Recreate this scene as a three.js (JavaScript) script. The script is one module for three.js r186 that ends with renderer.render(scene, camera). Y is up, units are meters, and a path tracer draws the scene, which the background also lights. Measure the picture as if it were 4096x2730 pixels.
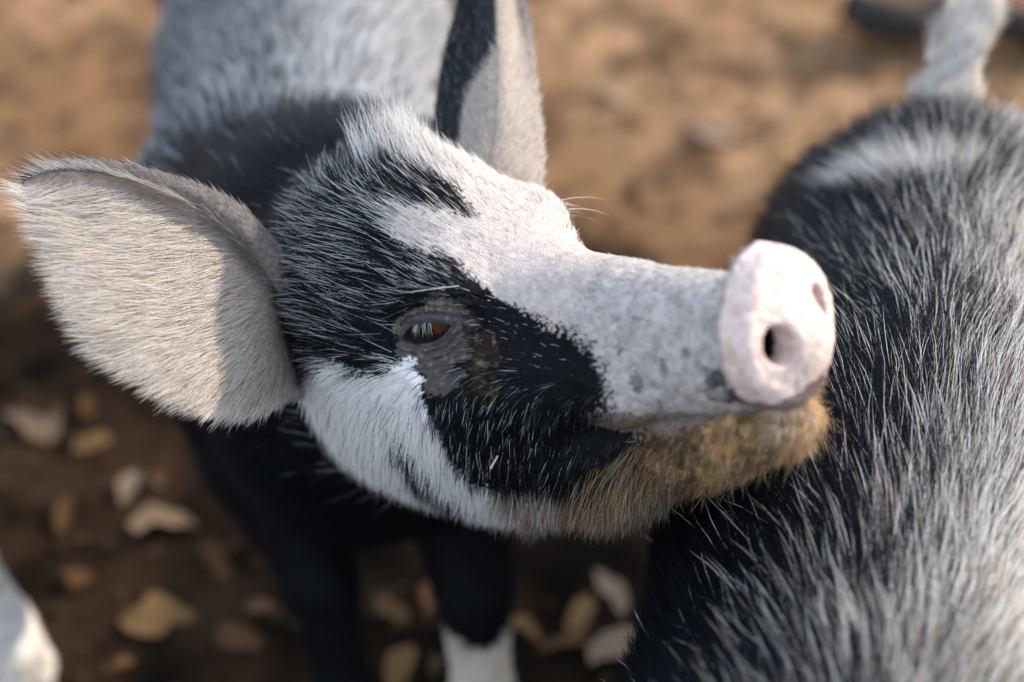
import * as THREE from 'three';
import { mergeGeometries } from 'three/addons/utils/BufferGeometryUtils.js';

// ---------- camera, sky, sun, exposure ----------
const scene = new THREE.Scene();
const CAM_H = 1.28, PITCH = THREE.MathUtils.degToRad(42), FOV = 27;
const camera = new THREE.PerspectiveCamera(FOV, 1024 / 682, 0.05, 60);
camera.position.set(0, CAM_H, 0);
camera.rotation.set(-PITCH, 0, 0);
camera.focus = 0.905;
camera.userData.fStop = 1.9;
camera.updateMatrixWorld(true);

const SUN = new THREE.Vector3(0.80, 0.455, -0.38).normalize();
{ // an open, slightly hazy afternoon sky: paler towards the horizon and round the sun
  const w = 512, h = 256, d = new Float32Array(w * h * 4);
  for (let j = 0; j < h; j++) for (let i = 0; i < w; i++) {
    const el = ((j + 0.5) / h - 0.5) * Math.PI, az = ((i + 0.5) / w - 0.5) * 2 * Math.PI, y = Math.sin(el), x = Math.cos(az) * Math.cos(el), z = Math.sin(az) * Math.cos(el);
    const haze = Math.pow(1 - Math.max(y, 0), 3), c = x * SUN.x + y * SUN.y + z * SUN.z, glow = 0.55 * Math.pow(Math.max(c, 0), 6), o = (j * w + i) * 4;
    d[o] = 0.42 + 0.44 * haze + glow; d[o + 1] = 0.54 + 0.38 * haze + glow * 0.9; d[o + 2] = 0.74 + 0.26 * haze + glow * 0.72; d[o + 3] = 1;
  }
  const t = new THREE.DataTexture(d, w, h, THREE.RGBAFormat, THREE.FloatType);
  t.mapping = THREE.EquirectangularReflectionMapping; t.magFilter = THREE.LinearFilter; t.needsUpdate = true;
  scene.background = t; scene.environment = t;
}
const sun = new THREE.DirectionalLight(new THREE.Color().setRGB(1.0, 0.89, 0.76), 2.8);
sun.name = 'sun';
sun.position.copy(SUN).multiplyScalar(6);
sun.castShadow = true;
sun.shadow.mapSize.set(2048, 2048);
Object.assign(sun.shadow.camera, { left: -4, right: 4, top: 4, bottom: -4, near: 0.1, far: 15 });
scene.add(sun);
scene.add(sun.target);
const renderer = new THREE.WebGLRenderer({ antialias: true });
renderer.toneMapping = THREE.LinearToneMapping;
renderer.toneMappingExposure = 2.05;
renderer.shadowMap.enabled = true;

// ---------- small maths ----------
const V = (x, y, z) => new THREE.Vector3(x, y, z);
function rng(seed) { let s = seed | 0; return () => { s = (s + 0x6d2b79f5) | 0; let t = Math.imul(s ^ (s >>> 15), 1 | s); t = (t + Math.imul(t ^ (t >>> 7), 61 | t)) ^ t; return ((t ^ (t >>> 14)) >>> 0) / 4294967296; }; }
const clamp = (x, a, b) => (x < a ? a : x > b ? b : x);
const lerp = (a, b, t) => a + (b - a) * t;
const sstep = (a, b, x) => { const t = clamp((x - a) / (b - a), 0, 1); return t * t * (3 - 2 * t); };
function hash3(x, y, z) { let h = Math.imul(x, 374761393) ^ Math.imul(y, 668265263) ^ Math.imul(z, 2147483647 ^ 1274126177); h = Math.imul(h ^ (h >>> 13), 1274126177); return ((h ^ (h >>> 16)) >>> 0) / 4294967296; }
function noise3(x, y, z) {
  const ix = Math.floor(x), iy = Math.floor(y), iz = Math.floor(z); let fx = x - ix, fy = y - iy, fz = z - iz;
  fx = fx * fx * (3 - 2 * fx); fy = fy * fy * (3 - 2 * fy); fz = fz * fz * (3 - 2 * fz);
  const c = (a, b, d) => hash3(ix + a, iy + b, iz + d);
  return lerp(lerp(lerp(c(0, 0, 0), c(1, 0, 0), fx), lerp(c(0, 1, 0), c(1, 1, 0), fx), fy), lerp(lerp(c(0, 0, 1), c(1, 0, 1), fx), lerp(c(0, 1, 1), c(1, 1, 1), fx), fy), fz);
}
const fbm = (x, y, z) => (noise3(x, y, z) + 0.5 * noise3(x * 2.1 + 7, y * 2.1, z * 2.1) + 0.25 * noise3(x * 4.3, y * 4.3 + 3, z * 4.3)) / 1.75;
const TH = Math.tan(THREE.MathUtils.degToRad(FOV / 2)), ASP = 1024 / 682;
const CR = V(1, 0, 0), CU = V(0, Math.cos(PITCH), -Math.sin(PITCH)), CB = V(0, Math.sin(PITCH), Math.cos(PITCH));
// a point of the place given by where the photograph (4096 x 2730) shows it and how far off it is
const at = (px, py, d) => V(0, CAM_H, 0).addScaledVector(CR, ((px - 2048) / 2048) * TH * ASP * d).addScaledVector(CU, ((1365 - py) / 1365) * TH * d).addScaledVector(CB, -d);
const onGround = (px, py, h = 0) => { const r = at(px, py, 1), k = (CAM_H - h) / (CAM_H - r.y); return V(r.x * k, h, r.z * k); };

// ---------- distance fields ----------
const smin = (a, b, k) => { const h = Math.max(k - Math.abs(a - b), 0) / k; return Math.min(a, b) - h * h * k * 0.25; };
const smax = (a, b, k) => -smin(-a, -b, k);
function cap(x, y, z, a, b) { // tapered capsule, a and b are [x, y, z, radius]
  const bx = b[0] - a[0], by = b[1] - a[1], bz = b[2] - a[2], px = x - a[0], py = y - a[1], pz = z - a[2];
  const t = clamp((px * bx + py * by + pz * bz) / (bx * bx + by * by + bz * bz), 0, 1);
  return Math.hypot(px - bx * t, py - by * t, pz - bz * t) - lerp(a[3], b[3], t);
}
function ell(x, y, z, c, r) {
  const px = (x - c[0]) / r[0], py = (y - c[1]) / r[1], pz = (z - c[2]) / r[2], k0 = Math.hypot(px, py, pz), k1 = Math.hypot(px / r[0], py / r[1], pz / r[2]);
  return k1 > 1e-9 ? (k0 * (k0 - 1)) / k1 : -Math.min(...r);
}
// surface nets over the blocks that the surface passes; keep() drops whole cells
function meshField(sdf, lo, hi, h, keep) {
  const N = 10, verts = [], edges = [], cells = new Map(), B = N * h, reach = B * 0.87 * 1.5 + h * 2;
  const nb = [0, 1, 2].map((c) => Math.ceil((hi[c] - lo[c]) / B)), S = N + 1, val = new Float32Array(S * S * S);
  const key = (i, j, k) => (i * 4096 + j) * 4096 + k;
  for (let bi = 0; bi < nb[0]; bi++) for (let bj = 0; bj < nb[1]; bj++) for (let bk = 0; bk < nb[2]; bk++) {
    const ox = lo[0] + bi * B, oy = lo[1] + bj * B, oz = lo[2] + bk * B;
    if (Math.abs(sdf(ox + B / 2, oy + B / 2, oz + B / 2)) > reach) continue;
    for (let i = 0, n = 0; i < S; i++) for (let j = 0; j < S; j++) for (let k = 0; k < S; k++, n++) val[n] = sdf(ox + i * h, oy + j * h, oz + k * h);
    for (let i = 0; i < N; i++) for (let j = 0; j < N; j++) for (let k = 0; k < N; k++) {
      const b = (i * S + j) * S + k, v0 = val[b];
      let mask = 0, sx = 0, sy = 0, sz = 0, n = 0;
      const c = [v0, val[b + S * S], val[b + S], val[b + S * S + S], val[b + 1], val[b + S * S + 1], val[b + S + 1], val[b + S * S + S + 1]];
      for (let q = 0; q < 8; q++) if (c[q] < 0) mask |= 1 << q;
      const gi = bi * N + i, gj = bj * N + j, gk = bk * N + k;
      if (mask !== 0 && mask !== 255) {
        for (let q = 0; q < 8; q++) for (let ax = 1; ax < 8; ax <<= 1) if (!(q & ax)) {
          const w = q | ax;
          if ((c[q] < 0) !== (c[w] < 0)) { const t = c[q] / (c[q] - c[w]); sx += (q & 1) + (ax === 1 ? t : 0); sy += ((q >> 1) & 1) + (ax === 2 ? t : 0); sz += ((q >> 2) & 1) + (ax === 4 ? t : 0); n++; }
        }
        const x = ox + (i + sx / n) * h, y = oy + (j + sy / n) * h, z = oz + (k + sz / n) * h;
        if (!keep || keep(x, y, z)) { cells.set(key(gi, gj, gk), verts.length / 3); verts.push(x, y, z); }
      }
      for (let ax = 0; ax < 3; ax++) { const w = val[b + (ax === 0 ? S * S : ax === 1 ? S : 1)]; if ((v0 < 0) !== (w < 0)) edges.push(gi, gj, gk, ax, v0 < 0 ? 1 : 0); }
    }
  }
  const idx = [];
  for (let e = 0; e < edges.length; e += 5) {
    const [i, j, k, ax, ins] = [edges[e], edges[e + 1], edges[e + 2], edges[e + 3], edges[e + 4]];
    const q = ax === 0 ? [[0, 0], [-1, 0], [-1, -1], [0, -1]].map(([p, r]) => cells.get(key(i, j + p, k + r))) : ax === 1 ? [[0, 0], [0, -1], [-1, -1], [-1, 0]].map(([p, r]) => cells.get(key(i + p, j, k + r))) : [[0, 0], [-1, 0], [-1, -1], [0, -1]].map(([p, r]) => cells.get(key(i + p, j + r, k)));
    if (q.some((v) => v === undefined)) continue;
    if (ins) idx.push(q[0], q[1], q[2], q[0], q[2], q[3]); else idx.push(q[0], q[2], q[1], q[0], q[3], q[2]);
  }
  const g = new THREE.BufferGeometry(), nv = verts.length / 3, nor = new Float32Array(nv * 3), e = h * 0.6;
  for (let v = 0; v < nv; v++) {
    const x = verts[v * 3], y = verts[v * 3 + 1], z = verts[v * 3 + 2];
    const gx = sdf(x + e, y, z) - sdf(x - e, y, z), gy = sdf(x, y + e, z) - sdf(x, y - e, z), gz = sdf(x, y, z + e) - sdf(x, y, z - e), m = Math.hypot(gx, gy, gz) || 1;
    nor[v * 3] = gx / m; nor[v * 3 + 1] = gy / m; nor[v * 3 + 2] = gz / m;
  }
  g.setAttribute('position', new THREE.BufferAttribute(new Float32Array(verts), 3));
  g.setAttribute('normal', new THREE.BufferAttribute(nor, 3));
  g.setIndex(idx);
  return g;
}

// ---------- head frame: f forward along the snout, u up, l to the pig's left; origin between the eyes ----------
const HM = at(1975, 1095, 0.93), HA = at(3150, 1330, 0.79).sub(HM).normalize();
const HL = CR.clone().multiplyScalar(0.621).addScaledVector(CU, 0.521).addScaledVector(CB, -0.587);
HL.addScaledVector(HA, -HL.dot(HA)).normalize();
const HU = V(0, 0, 0).crossVectors(HA, HL);
const toHead = (x, y, z) => { const dx = x - HM.x, dy = y - HM.y, dz = z - HM.z; return [dx * HA.x + dy * HA.y + dz * HA.z, dx * HU.x + dy * HU.y + dz * HU.z, dx * HL.x + dy * HL.y + dz * HL.z]; };
const fromHead = (f, u, l) => HM.clone().addScaledVector(HA, f).addScaledVector(HU, u).addScaledVector(HL, l);

const EYE = [0.002, 0.001, 0.0485], EYE_R = 0.0172, SLIT = THREE.MathUtils.degToRad(15);
function almond(f, u) { // < 0 inside the opening between the lids, inner corner towards the snout
  const df = f - EYE[0] - 0.0005, du = u - EYE[1] + 0.003, c = Math.cos(SLIT), s = Math.sin(SLIT), x = df * c + du * s, y = -df * s + du * c;
  const R = 0.0247, o = 0.0172;
  return Math.max(Math.hypot(x, y + o) - R, Math.hypot(x, y - o - 0.001) - R - 0.0003);
}
function headField(f, u, l) {
  const s = Math.abs(l);
  let d = ell(f, u, s, [-0.078, -0.015, 0], [0.105, 0.092, 0.086]);
  d = smin(d, ell(f, u, s, [-0.012, -0.014, 0.026], [0.05, 0.042, 0.04]), 0.03);
  let sn = cap(f, u, s * 1.08, [-0.02, -0.03, 0, 0.06], [0.1, -0.0235, 0, 0.043]);
  sn = smin(sn, cap(f, u, s * 1.08, [0.1, -0.0235, 0, 0.043], [0.207, -0.006, 0, 0.0355]), 0.012);
  sn = smin(sn, cap(f, u, s, [0.20, -0.018, 0.012, 0.024], [0.115, -0.042, 0.022, 0.027]), 0.014);
  sn = smin(sn, cap(f, u, s, [0.115, -0.042, 0.022, 0.027], [0.03, -0.058, 0.036, 0.032]), 0.014);
  // the snout disc: an egg-shaped pad with a soft rim
  const du = u - 0.004, rl = 0.0445 - 0.007 * sstep(0, 0.05, du) - 0.008 * sstep(0.005, 0.05, -du), ax = 0.2142 - 0.13 * du - f;
  const rad = (Math.hypot(du / 0.0465, s / rl) - 1) * 0.043, pad = Math.abs(ax) - 0.005;
  let disc = Math.min(Math.max(rad + 0.006, pad), 0) + Math.hypot(Math.max(rad + 0.006, 0), Math.max(pad, 0)) - 0.006;
  sn = smin(sn, disc, 0.014);
  if (f > 0.1) sn += 0.0011 * Math.sin(f * 620 + 14 * noise3(f * 40, u * 60, l * 60)) * sstep(0.175, 0.195, f) * sstep(0.209, 0.203, f) + (noise3(f * 240, u * 240, l * 240) - 0.5) * 0.0011; // creases behind the disc
  d = smin(d, sn, 0.03);
  d = smin(d, ell(f, u, s, [-0.004, 0.018, 0.047], [0.028, 0.016, 0.021]), 0.018); // brow
  d = smin(d, ell(f, u, s, [-0.05, -0.07, 0.045], [0.07, 0.075, 0.056]), 0.03); // cheek
  d = smin(d, ell(f, u, s, [0.045, -0.045, 0.04], [0.04, 0.03, 0.022]), 0.02);
  // lower jaw with a crease where the lips meet
  let j = cap(f, u, s, [0.207, -0.063, 0, 0.0225], [0.15, -0.081, 0, 0.037]);
  j = smin(j, cap(f, u, s, [0.15, -0.081, 0, 0.037], [0.07, -0.106, 0, 0.055]), 0.015);
  j = smin(j, cap(f, u, s, [0.07, -0.106, 0, 0.055], [-0.02, -0.113, 0, 0.074]), 0.015);
  j = smin(j, cap(f, u, s, [-0.02, -0.113, 0, 0.074], [-0.09, -0.09, 0, 0.078]), 0.02);
  d = smin(d, j, lerp(0.004, 0.03, sstep(0.12, 0.02, f)));
  // eye: lids round the ball, then the opening
  const ex = f - EYE[0], ey = u - EYE[1], ez = s - EYE[2], er = Math.hypot(ex, ey, ez);
  if (er < 0.046) {
    d = smin(d, er - 0.0205, 0.012);
    const al0 = almond(f, u), up = sstep(-0.004, 0.004, u - EYE[1] - 0.25 * (f - EYE[0])), ang = Math.atan2(ey, ex);
    const al = al0, aw = al0 + (noise3(f * 160, u * 160, s * 90) - 0.5) * 0.0022 * sstep(0.002, 0.006, al0), wr = noise3(al0 * 420, ang * 2.2 + 4, s * 60), ring = sstep(0.0, 0.004, al) * sstep(0.026, 0.012, al);
    d += ring * ((wr - 0.5) * 0.0016 + (noise3(f * 800, u * 800, s * 800) - 0.5) * 0.0006);
    d = smin(d, Math.max(er - lerp(0.0212, 0.0228, up), Math.abs(al - lerp(0.0017, 0.0022, up)) - lerp(0.0014, 0.002, up)), 0.0014); // lid margins, the upper one heavier
    for (const [where, half, deep] of [[lerp(0.0062, 0.0056, up), 0.0005, 0.0018], [lerp(0.0118, 0.0108, up), 0.0004, lerp(0.001, 0.0022, up)], [0.0165, 0.0003, lerp(0.0006, 0.0014, up)]]) d = smax(d, -Math.max(Math.abs(aw - where) - half, -(d + deep)), 0.0022); // folds
    d = smax(d, -Math.max(al, 0.03 - s), 0.0012);
  }
  // nostrils
  d = smax(d, -cap(f * 1.0, u * 0.86, s, [0.235, 0.007, 0.0235, 0.0094], [0.192, 0.001, 0.0165, 0.0108]), 0.0025);
  return d;
}
// ---------- the pig that raises its head ----------
const wp = (p, r) => [p.x, p.y, p.z, r];
const chain = (...q) => q.slice(1).map((b, i) => [q[i], b]);
const NECK = [wp(fromHead(-0.09, -0.055, 0), 0.088), [-0.125, 0.545, -0.88, 0.128], [-0.18, 0.485, -1.0, 0.147]];
const TRUNK = [[-0.185, 0.49, -1.0, 0.14], [-0.215, 0.485, -1.3, 0.145], [-0.235, 0.49, -1.62, 0.138]];
const P1_LEGS = [
  [[-0.25, 0.42, -0.97, 0.085], [-0.235, 0.3, -0.93, 0.058], [-0.183, 0.2, -0.86, 0.034], [-0.168, 0.085, -0.825, 0.026], [-0.168, 0.04, -0.80, 0.029]],
  [[-0.09, 0.42, -0.97, 0.085], [-0.06, 0.3, -0.92, 0.058], [-0.037, 0.2, -0.85, 0.036], [-0.03, 0.085, -0.82, 0.028], [-0.03, 0.04, -0.795, 0.031]],
  [[-0.34, 0.42, -1.62, 0.1], [-0.35, 0.29, -1.66, 0.065], [-0.345, 0.2, -1.74, 0.036], [-0.345, 0.085, -1.7, 0.027], [-0.345, 0.04, -1.68, 0.03]],
  [[-0.17, 0.42, -1.62, 0.1], [-0.16, 0.29, -1.66, 0.065], [-0.165, 0.2, -1.74, 0.036], [-0.165, 0.085, -1.7, 0.027], [-0.165, 0.04, -1.68, 0.03]],
];
function bodyOf(trunk, legs, extra = []) {
  const bones = [...chain(...trunk), ...extra];
  return (x, y, z) => {
    let d = 1e9;
    for (const [a, b] of bones) d = smin(d, cap(x, y, z, a, b), 0.05);
    for (const leg of legs) { let e = 1e9; for (let i = 0; i + 1 < leg.length; i++) e = smin(e, cap(x, y, z, leg[i], leg[i + 1]), 0.015); d = smin(d, e, 0.04); }
    return d;
  };
}
const pig1Trunk = bodyOf(TRUNK, P1_LEGS, [...chain(...NECK), [[-0.135, 0.40, -0.88, 0.115], [-0.18, 0.44, -1.05, 0.14]], [wp(fromHead(-0.07, -0.1, 0), 0.075), [-0.12, 0.47, -0.87, 0.115]]]);
const HEAD_R2 = 0.30 ** 2, hc = fromHead(0.05, -0.05, 0);
const pig1Field = (x, y, z) => {
  const b = pig1Trunk(x, y, z), dd = (x - hc.x) ** 2 + (y - hc.y) ** 2 + (z - hc.z) ** 2;
  if (dd > HEAD_R2) return Math.min(b, Math.sqrt(dd) - 0.26);
  const [f, u, l] = toHead(x, y, z);
  return smin(b, headField(f, u, l), 0.03);
};
const headSide = (x, y, z) => toHead(x, y, z)[0] + 0.12; // > 0 : the fine part of the mesh
// ---------- coat patterns in the head's own coordinates: f along the snout, th round its axis (0 on top, + on the right side) ----------
const inside = (poly, x, y) => { let c = false; for (let i = 0, j = poly.length - 1; i < poly.length; j = i++) { const [xi, yi] = poly[i], [xj, yj] = poly[j]; if (yi > y !== yj > y && x < ((xj - xi) * (y - yi)) / (yj - yi) + xi) c = !c; } return c; };
const BLAZE = [[-0.088, 0.13], [-0.08, 0], [-0.08, -0.35], [-0.07, -0.6], [-0.04, -0.85], [0.0, -1.0], [0.05, -2.4], [0.26, -2.9], [0.26, 2.9], [0.2, 2.35], [0.119, 2.2], [0.101, 1.93], [0.123, 1.5], [0.121, 1.2], [0.112, 0.93], [0.093, 0.8], [0.068, 0.75], [0.042, 0.66], [0.03, 0.58], [0.018, 0.51], [0, 0.5], [-0.019, 0.545], [-0.032, 0.5], [-0.031, 0.384], [-0.039, 0.344], [-0.021, 0.229], [-0.007, 0.18], [0.006, 0.03], [-0.009, 0], [-0.03, -0.03], [-0.06, -0.01], [-0.075, 0.045], [-0.08, 0.13]];
const CHEEK = [[-0.108, 1.6], [-0.066, 1.38], [-0.041, 1.46], [-0.026, 1.43], [-0.014, 1.25], [-0.006, 1.27], [-0.003, 1.545], [-0.001, 1.83], [0.003, 2.14], [0.01, 2.38], [0.036, 2.53], [0.077, 2.53], [0.108, 2.45], [0.138, 2.34], [0.165, 2.3], [0.19, 3.2], [0.1, 3.2], [0, 2.95], [-0.02, 2.75], [-0.06, 2.75], [-0.117, 2.51], [-0.118, 2.2], [-0.126, 1.96]];
const SLASH = [[-0.03, 1.86], [-0.02, 1.95], [-0.014, 2.245], [-0.004, 2.6], [-0.03, 2.6], [-0.035, 2.245]];
const EYESKIN = [[-0.022, 1.12], [-0.008, 0.93], [0.007, 0.84], [0.024, 0.79], [0.03, 0.87], [0.026, 1.07], [0.022, 1.31], [0.017, 1.5], [0.005, 1.6], [-0.002, 1.5], [-0.008, 1.3]];
const CRUST = [[0.025, 0.98], [0.039, 0.96], [0.048, 1.19], [0.048, 1.53], [0.031, 1.7], [0.024, 1.43]];
const SPOTS = [[0.16, 0.955, 0.004], [0.141, 1.223, 0.006], [0.175, 0.763, 0.003], [0.129, 0.867, 0.003], [0.206, 0.696, 0.003], [0.19, 0.9, 0.004], [0.2, 0.8, 0.0025], [0.155, 1.5, 0.003]];
function headZone(f0, u, l, jf = 0, jt = 0) { // what grows here: kind and a few measures
  const spread = lerp(0.0035, 0.013, sstep(0.03, 0.1, f0)), f = f0 + jf * spread, th0 = Math.atan2(-l, u + 0.04) + jt * spread * 18, n1 = noise3(f * 160 + 5, u * 160, l * 160) - 0.5, n2 = noise3(f * 60, u * 60 + 9, l * 60) - 0.5;
  const far = th0 < 0 ? -1 : 1, ff = f + n1 * 0.006 + n2 * 0.006, th = th0 + n2 * 0.08 + n1 * 0.06, a = Math.abs(th);
  let kind = 'black';
  if (inside(BLAZE, ff, th)) kind = ff > 0.095 ? 'snout' : 'white';
  else if (inside(CHEEK, ff, a) && !inside(SLASH, ff, a)) kind = ff > 0.02 ? 'fringe' : 'cheek';
  if (f > 0.1 && u < -0.069 + (f - 0.135) * 0.32) kind = f + n2 * 0.02 > 0.135 ? 'chin' : kind === 'snout' ? 'fringe' : kind;
  if (inside(EYESKIN, f + n1 * 0.009, a + n2 * 0.12) || (Math.hypot(f - EYE[0], u - EYE[1], Math.abs(l) - EYE[2]) < 0.024 && almond(f, u) < 0.004)) kind = 'lid';
  if (inside(CRUST, ff, a) && far > 0) kind = 'crust';
  if (f0 > 0.206 - 0.1 * (u - 0.004) && kind !== 'chin') kind = 'disc';
  const th1 = Math.atan2(-l, u + 0.04);
  return { kind, th: th1, a: Math.abs(th1), f: f0, u, l };
}
const mixc = (a, b, t) => [lerp(a[0], b[0], t), lerp(a[1], b[1], t), lerp(a[2], b[2], t)];
const C = { pink: [0.5, 0.42, 0.375], pale: [0.8, 0.76, 0.72], grey: [0.085, 0.075, 0.073], dark: [0.006, 0.0065, 0.0075], disc: [0.74, 0.57, 0.49], tan: [0.45, 0.24, 0.08], crust: [0.022, 0.015, 0.011], snout: [0.5, 0.44, 0.395], mucosa: [0.012, 0.007, 0.007] };
function skinAt(x, y, z) {
  const [f, u, l] = toHead(x, y, z), g = noise3(x * 900, y * 900, z * 900) * 0.35 + noise3(x * 300, y * 300, z * 300) * 0.4 + 0.62;
  if (f < -0.13 || f > 0.26 || Math.abs(l) > 0.12 || u < -0.2) return null;
  const ix = Math.round(x * 20000), iy = Math.round(y * 20000), iz = Math.round(z * 20000), q = headZone(f, u, l, hash3(ix, iy, iz) - 0.5, hash3(iy, iz, ix) - 0.5);
  let c = { white: C.pink, snout: C.snout, cheek: C.pale, fringe: mixc(C.tan, C.dark, 0.85), chin: C.tan, lid: C.grey, crust: C.crust, disc: C.disc, black: C.dark }[q.kind];
  if (q.kind === 'snout') { // freckles and smeared earth, darker pigment towards the lip
    const m = fbm(f * 130, u * 130, l * 130);
    c = mixc(c, [0.15, 0.125, 0.115], sstep(0.4, 0.8, m) * 0.5);
    c = mixc(c, [0.12, 0.1, 0.09], sstep(0.55, 0.8, noise3(f * 420, u * 420, l * 420)) * 0.3);
    for (const [sf, st, r] of SPOTS) { const e = Math.hypot(f - sf, (q.th - st) * 0.035) + (noise3(f * 400, u * 400, l * 400) - 0.5) * 0.004; if (e < r * 0.8) c = mixc(c, C.dark, 0.6); }
    if (u < -0.05 + 0.01 * m) c = mixc(c, [0.09, 0.055, 0.035], 0.75);
    if (f > 0.187 && q.th > 0.85 && u > -0.03) { const m2 = fbm(f * 220, u * 220, l * 90); if (m2 > 0.48 - 0.1 * sstep(0.19, 0.205, f)) c = mixc(c, C.dark, 0.85); }
  }
  if (q.kind === 'disc') {
    const m = fbm(f * 120, u * 120, l * 120);
    c = mixc(c, [0.55, 0.36, 0.27], sstep(0.5, 0.8, m) * 0.5);
    if (u < -0.031 + 0.012 * m && l < 0.012) c = mixc(c, [0.09, 0.07, 0.065], 0.8); // soiled lower edge
  }
  { const k = (0.235 - f) / 0.043, hole = Math.hypot(u * 0.86 - 0.007 + 0.006 * k, Math.abs(l) - 0.0235 + 0.007 * k); if (hole < 0.0118 && f < 0.2186 - 0.13 * (u - 0.004) && f > 0.178) c = C.mucosa; } // inside the nostrils
  if (q.kind === 'chin') { const m = fbm(f * 150, u * 150, l * 150); c = mixc([0.56, 0.34, 0.15], [0.15, 0.075, 0.03], sstep(0.36, 0.68, m)); c = mixc(c, [0.6, 0.45, 0.32], sstep(0.195, 0.215, f) * 0.7); if (f < 0.175 + 0.03 * (m - 0.5) && u > -0.085) c = mixc(c, [0.06, 0.035, 0.024], 0.75); }
  if (q.kind === 'crust' || q.kind === 'lid') { const m = fbm(f * 260, u * 260, l * 260); c = mixc(c, [0.3, 0.23, 0.17], sstep(0.55, 0.8, m) * 0.5); }
  if (q.kind === 'lid') { const al = almond(f, u); if (al < 0.003) c = mixc(c, [0.05, 0.04, 0.042], 0.6); if (al < 0.0) c = [0.03, 0.02, 0.02]; }
  return [c[0] * g, c[1] * g, c[2] * g];
}

// ---------- ears: a cupped sheet with thickness, laid through curves from base to tip ----------
function crossPoint(p, t) { // Catmull-Rom through the knots p across the ear
  const n = p.length - 1, x = clamp(t, 0, 1) * n, i = Math.min(Math.floor(x), n - 1), w = x - i, a = p[Math.max(i - 1, 0)], b = p[i], c = p[i + 1], d = p[Math.min(i + 2, n)];
  const q = (k) => 0.5 * (2 * b[k] + (c[k] - a[k]) * w + (2 * a[k] - 5 * b[k] + 4 * c[k] - d[k]) * w * w + (3 * b[k] - a[k] - 3 * c[k] + d[k]) * w * w * w);
  return V(q('x'), q('y'), q('z'));
}
function makeEar(rows, thick, face, colorIn, colorOut) {
  const curves = rows.map((r) => new THREE.CatmullRomCurve3(r.map((p) => at(...p)), false, 'centripetal')), NS = 84, NT = 64, W = NT + 1;
  const P = [];
  for (let i = 0; i <= NS; i++) { const k = curves.map((c) => c.getPoint(i / NS)); for (let j = 0; j <= NT; j++) P.push(crossPoint(k, j / NT)); }
  const sheet = (side) => {
    const pos = [], nor = [], col = [], idx = [];
    for (let i = 0; i <= NS; i++) for (let j = 0; j <= NT; j++) {
      const du = P[Math.min(i + 1, NS) * W + j].clone().sub(P[Math.max(i - 1, 0) * W + j]), i0 = i === NS ? NS - 2 : i;
      const dv = P[i0 * W + Math.min(j + 1, NT)].clone().sub(P[i0 * W + Math.max(j - 1, 0)]), n = du.cross(dv).normalize();
      const s = i / NS, t = j / NT, w = thick * (0.25 + 0.75 * Math.sqrt(Math.sin(Math.PI * clamp(t, 0, 1)))) * (1 - 0.75 * s) * 0.5, p = P[i * W + j];
      const wob = (noise3(p.x * 220, p.y * 220, p.z * 220) - 0.5) * 0.0008;
      const q = p.clone().addScaledVector(n, side * w + wob);
      pos.push(q.x, q.y, q.z); nor.push(n.x * side, n.y * side, n.z * side); col.push(...(side * face > 0 ? colorIn : colorOut)(s, t, q));
    }
    for (let i = 0; i < NS; i++) for (let j = 0; j < NT; j++) { const a = i * W + j, b = a + 1, c = a + W, d = c + 1; if (side > 0) idx.push(a, c, b, b, c, d); else idx.push(a, b, c, b, d, c); }
    const g = new THREE.BufferGeometry();
    g.setAttribute('position', new THREE.Float32BufferAttribute(pos, 3)); g.setAttribute('normal', new THREE.Float32BufferAttribute(nor, 3)); g.setAttribute('color', new THREE.Float32BufferAttribute(col, 3)); g.setIndex(idx);
    return g;
  };
  const A = sheet(1), B = sheet(-1), rim = [];
  const off = W * (NS + 1), loop = [];
  for (let j = 0; j < NT; j++) loop.push([j, j + 1]);
  for (let i = 0; i < NS; i++) loop.push([i * W + NT, (i + 1) * W + NT]);
  for (let j = NT; j > 0; j--) loop.push([NS * W + j, NS * W + j - 1]);
  for (let i = NS; i > 0; i--) loop.push([i * W, (i - 1) * W]);
  for (const [a, b] of loop) rim.push(a, b, a + off, b, b + off, a + off);
  const all = mergeGeometries([A, B]);
  all.setIndex([...all.index.array, ...rim]);
  return { geo: all, inner: face > 0 ? A : B, outer: face > 0 ? B : A, NS, NT };
}
const g3 = (q, k) => noise3(q.x * k, q.y * k, q.z * k);
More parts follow.
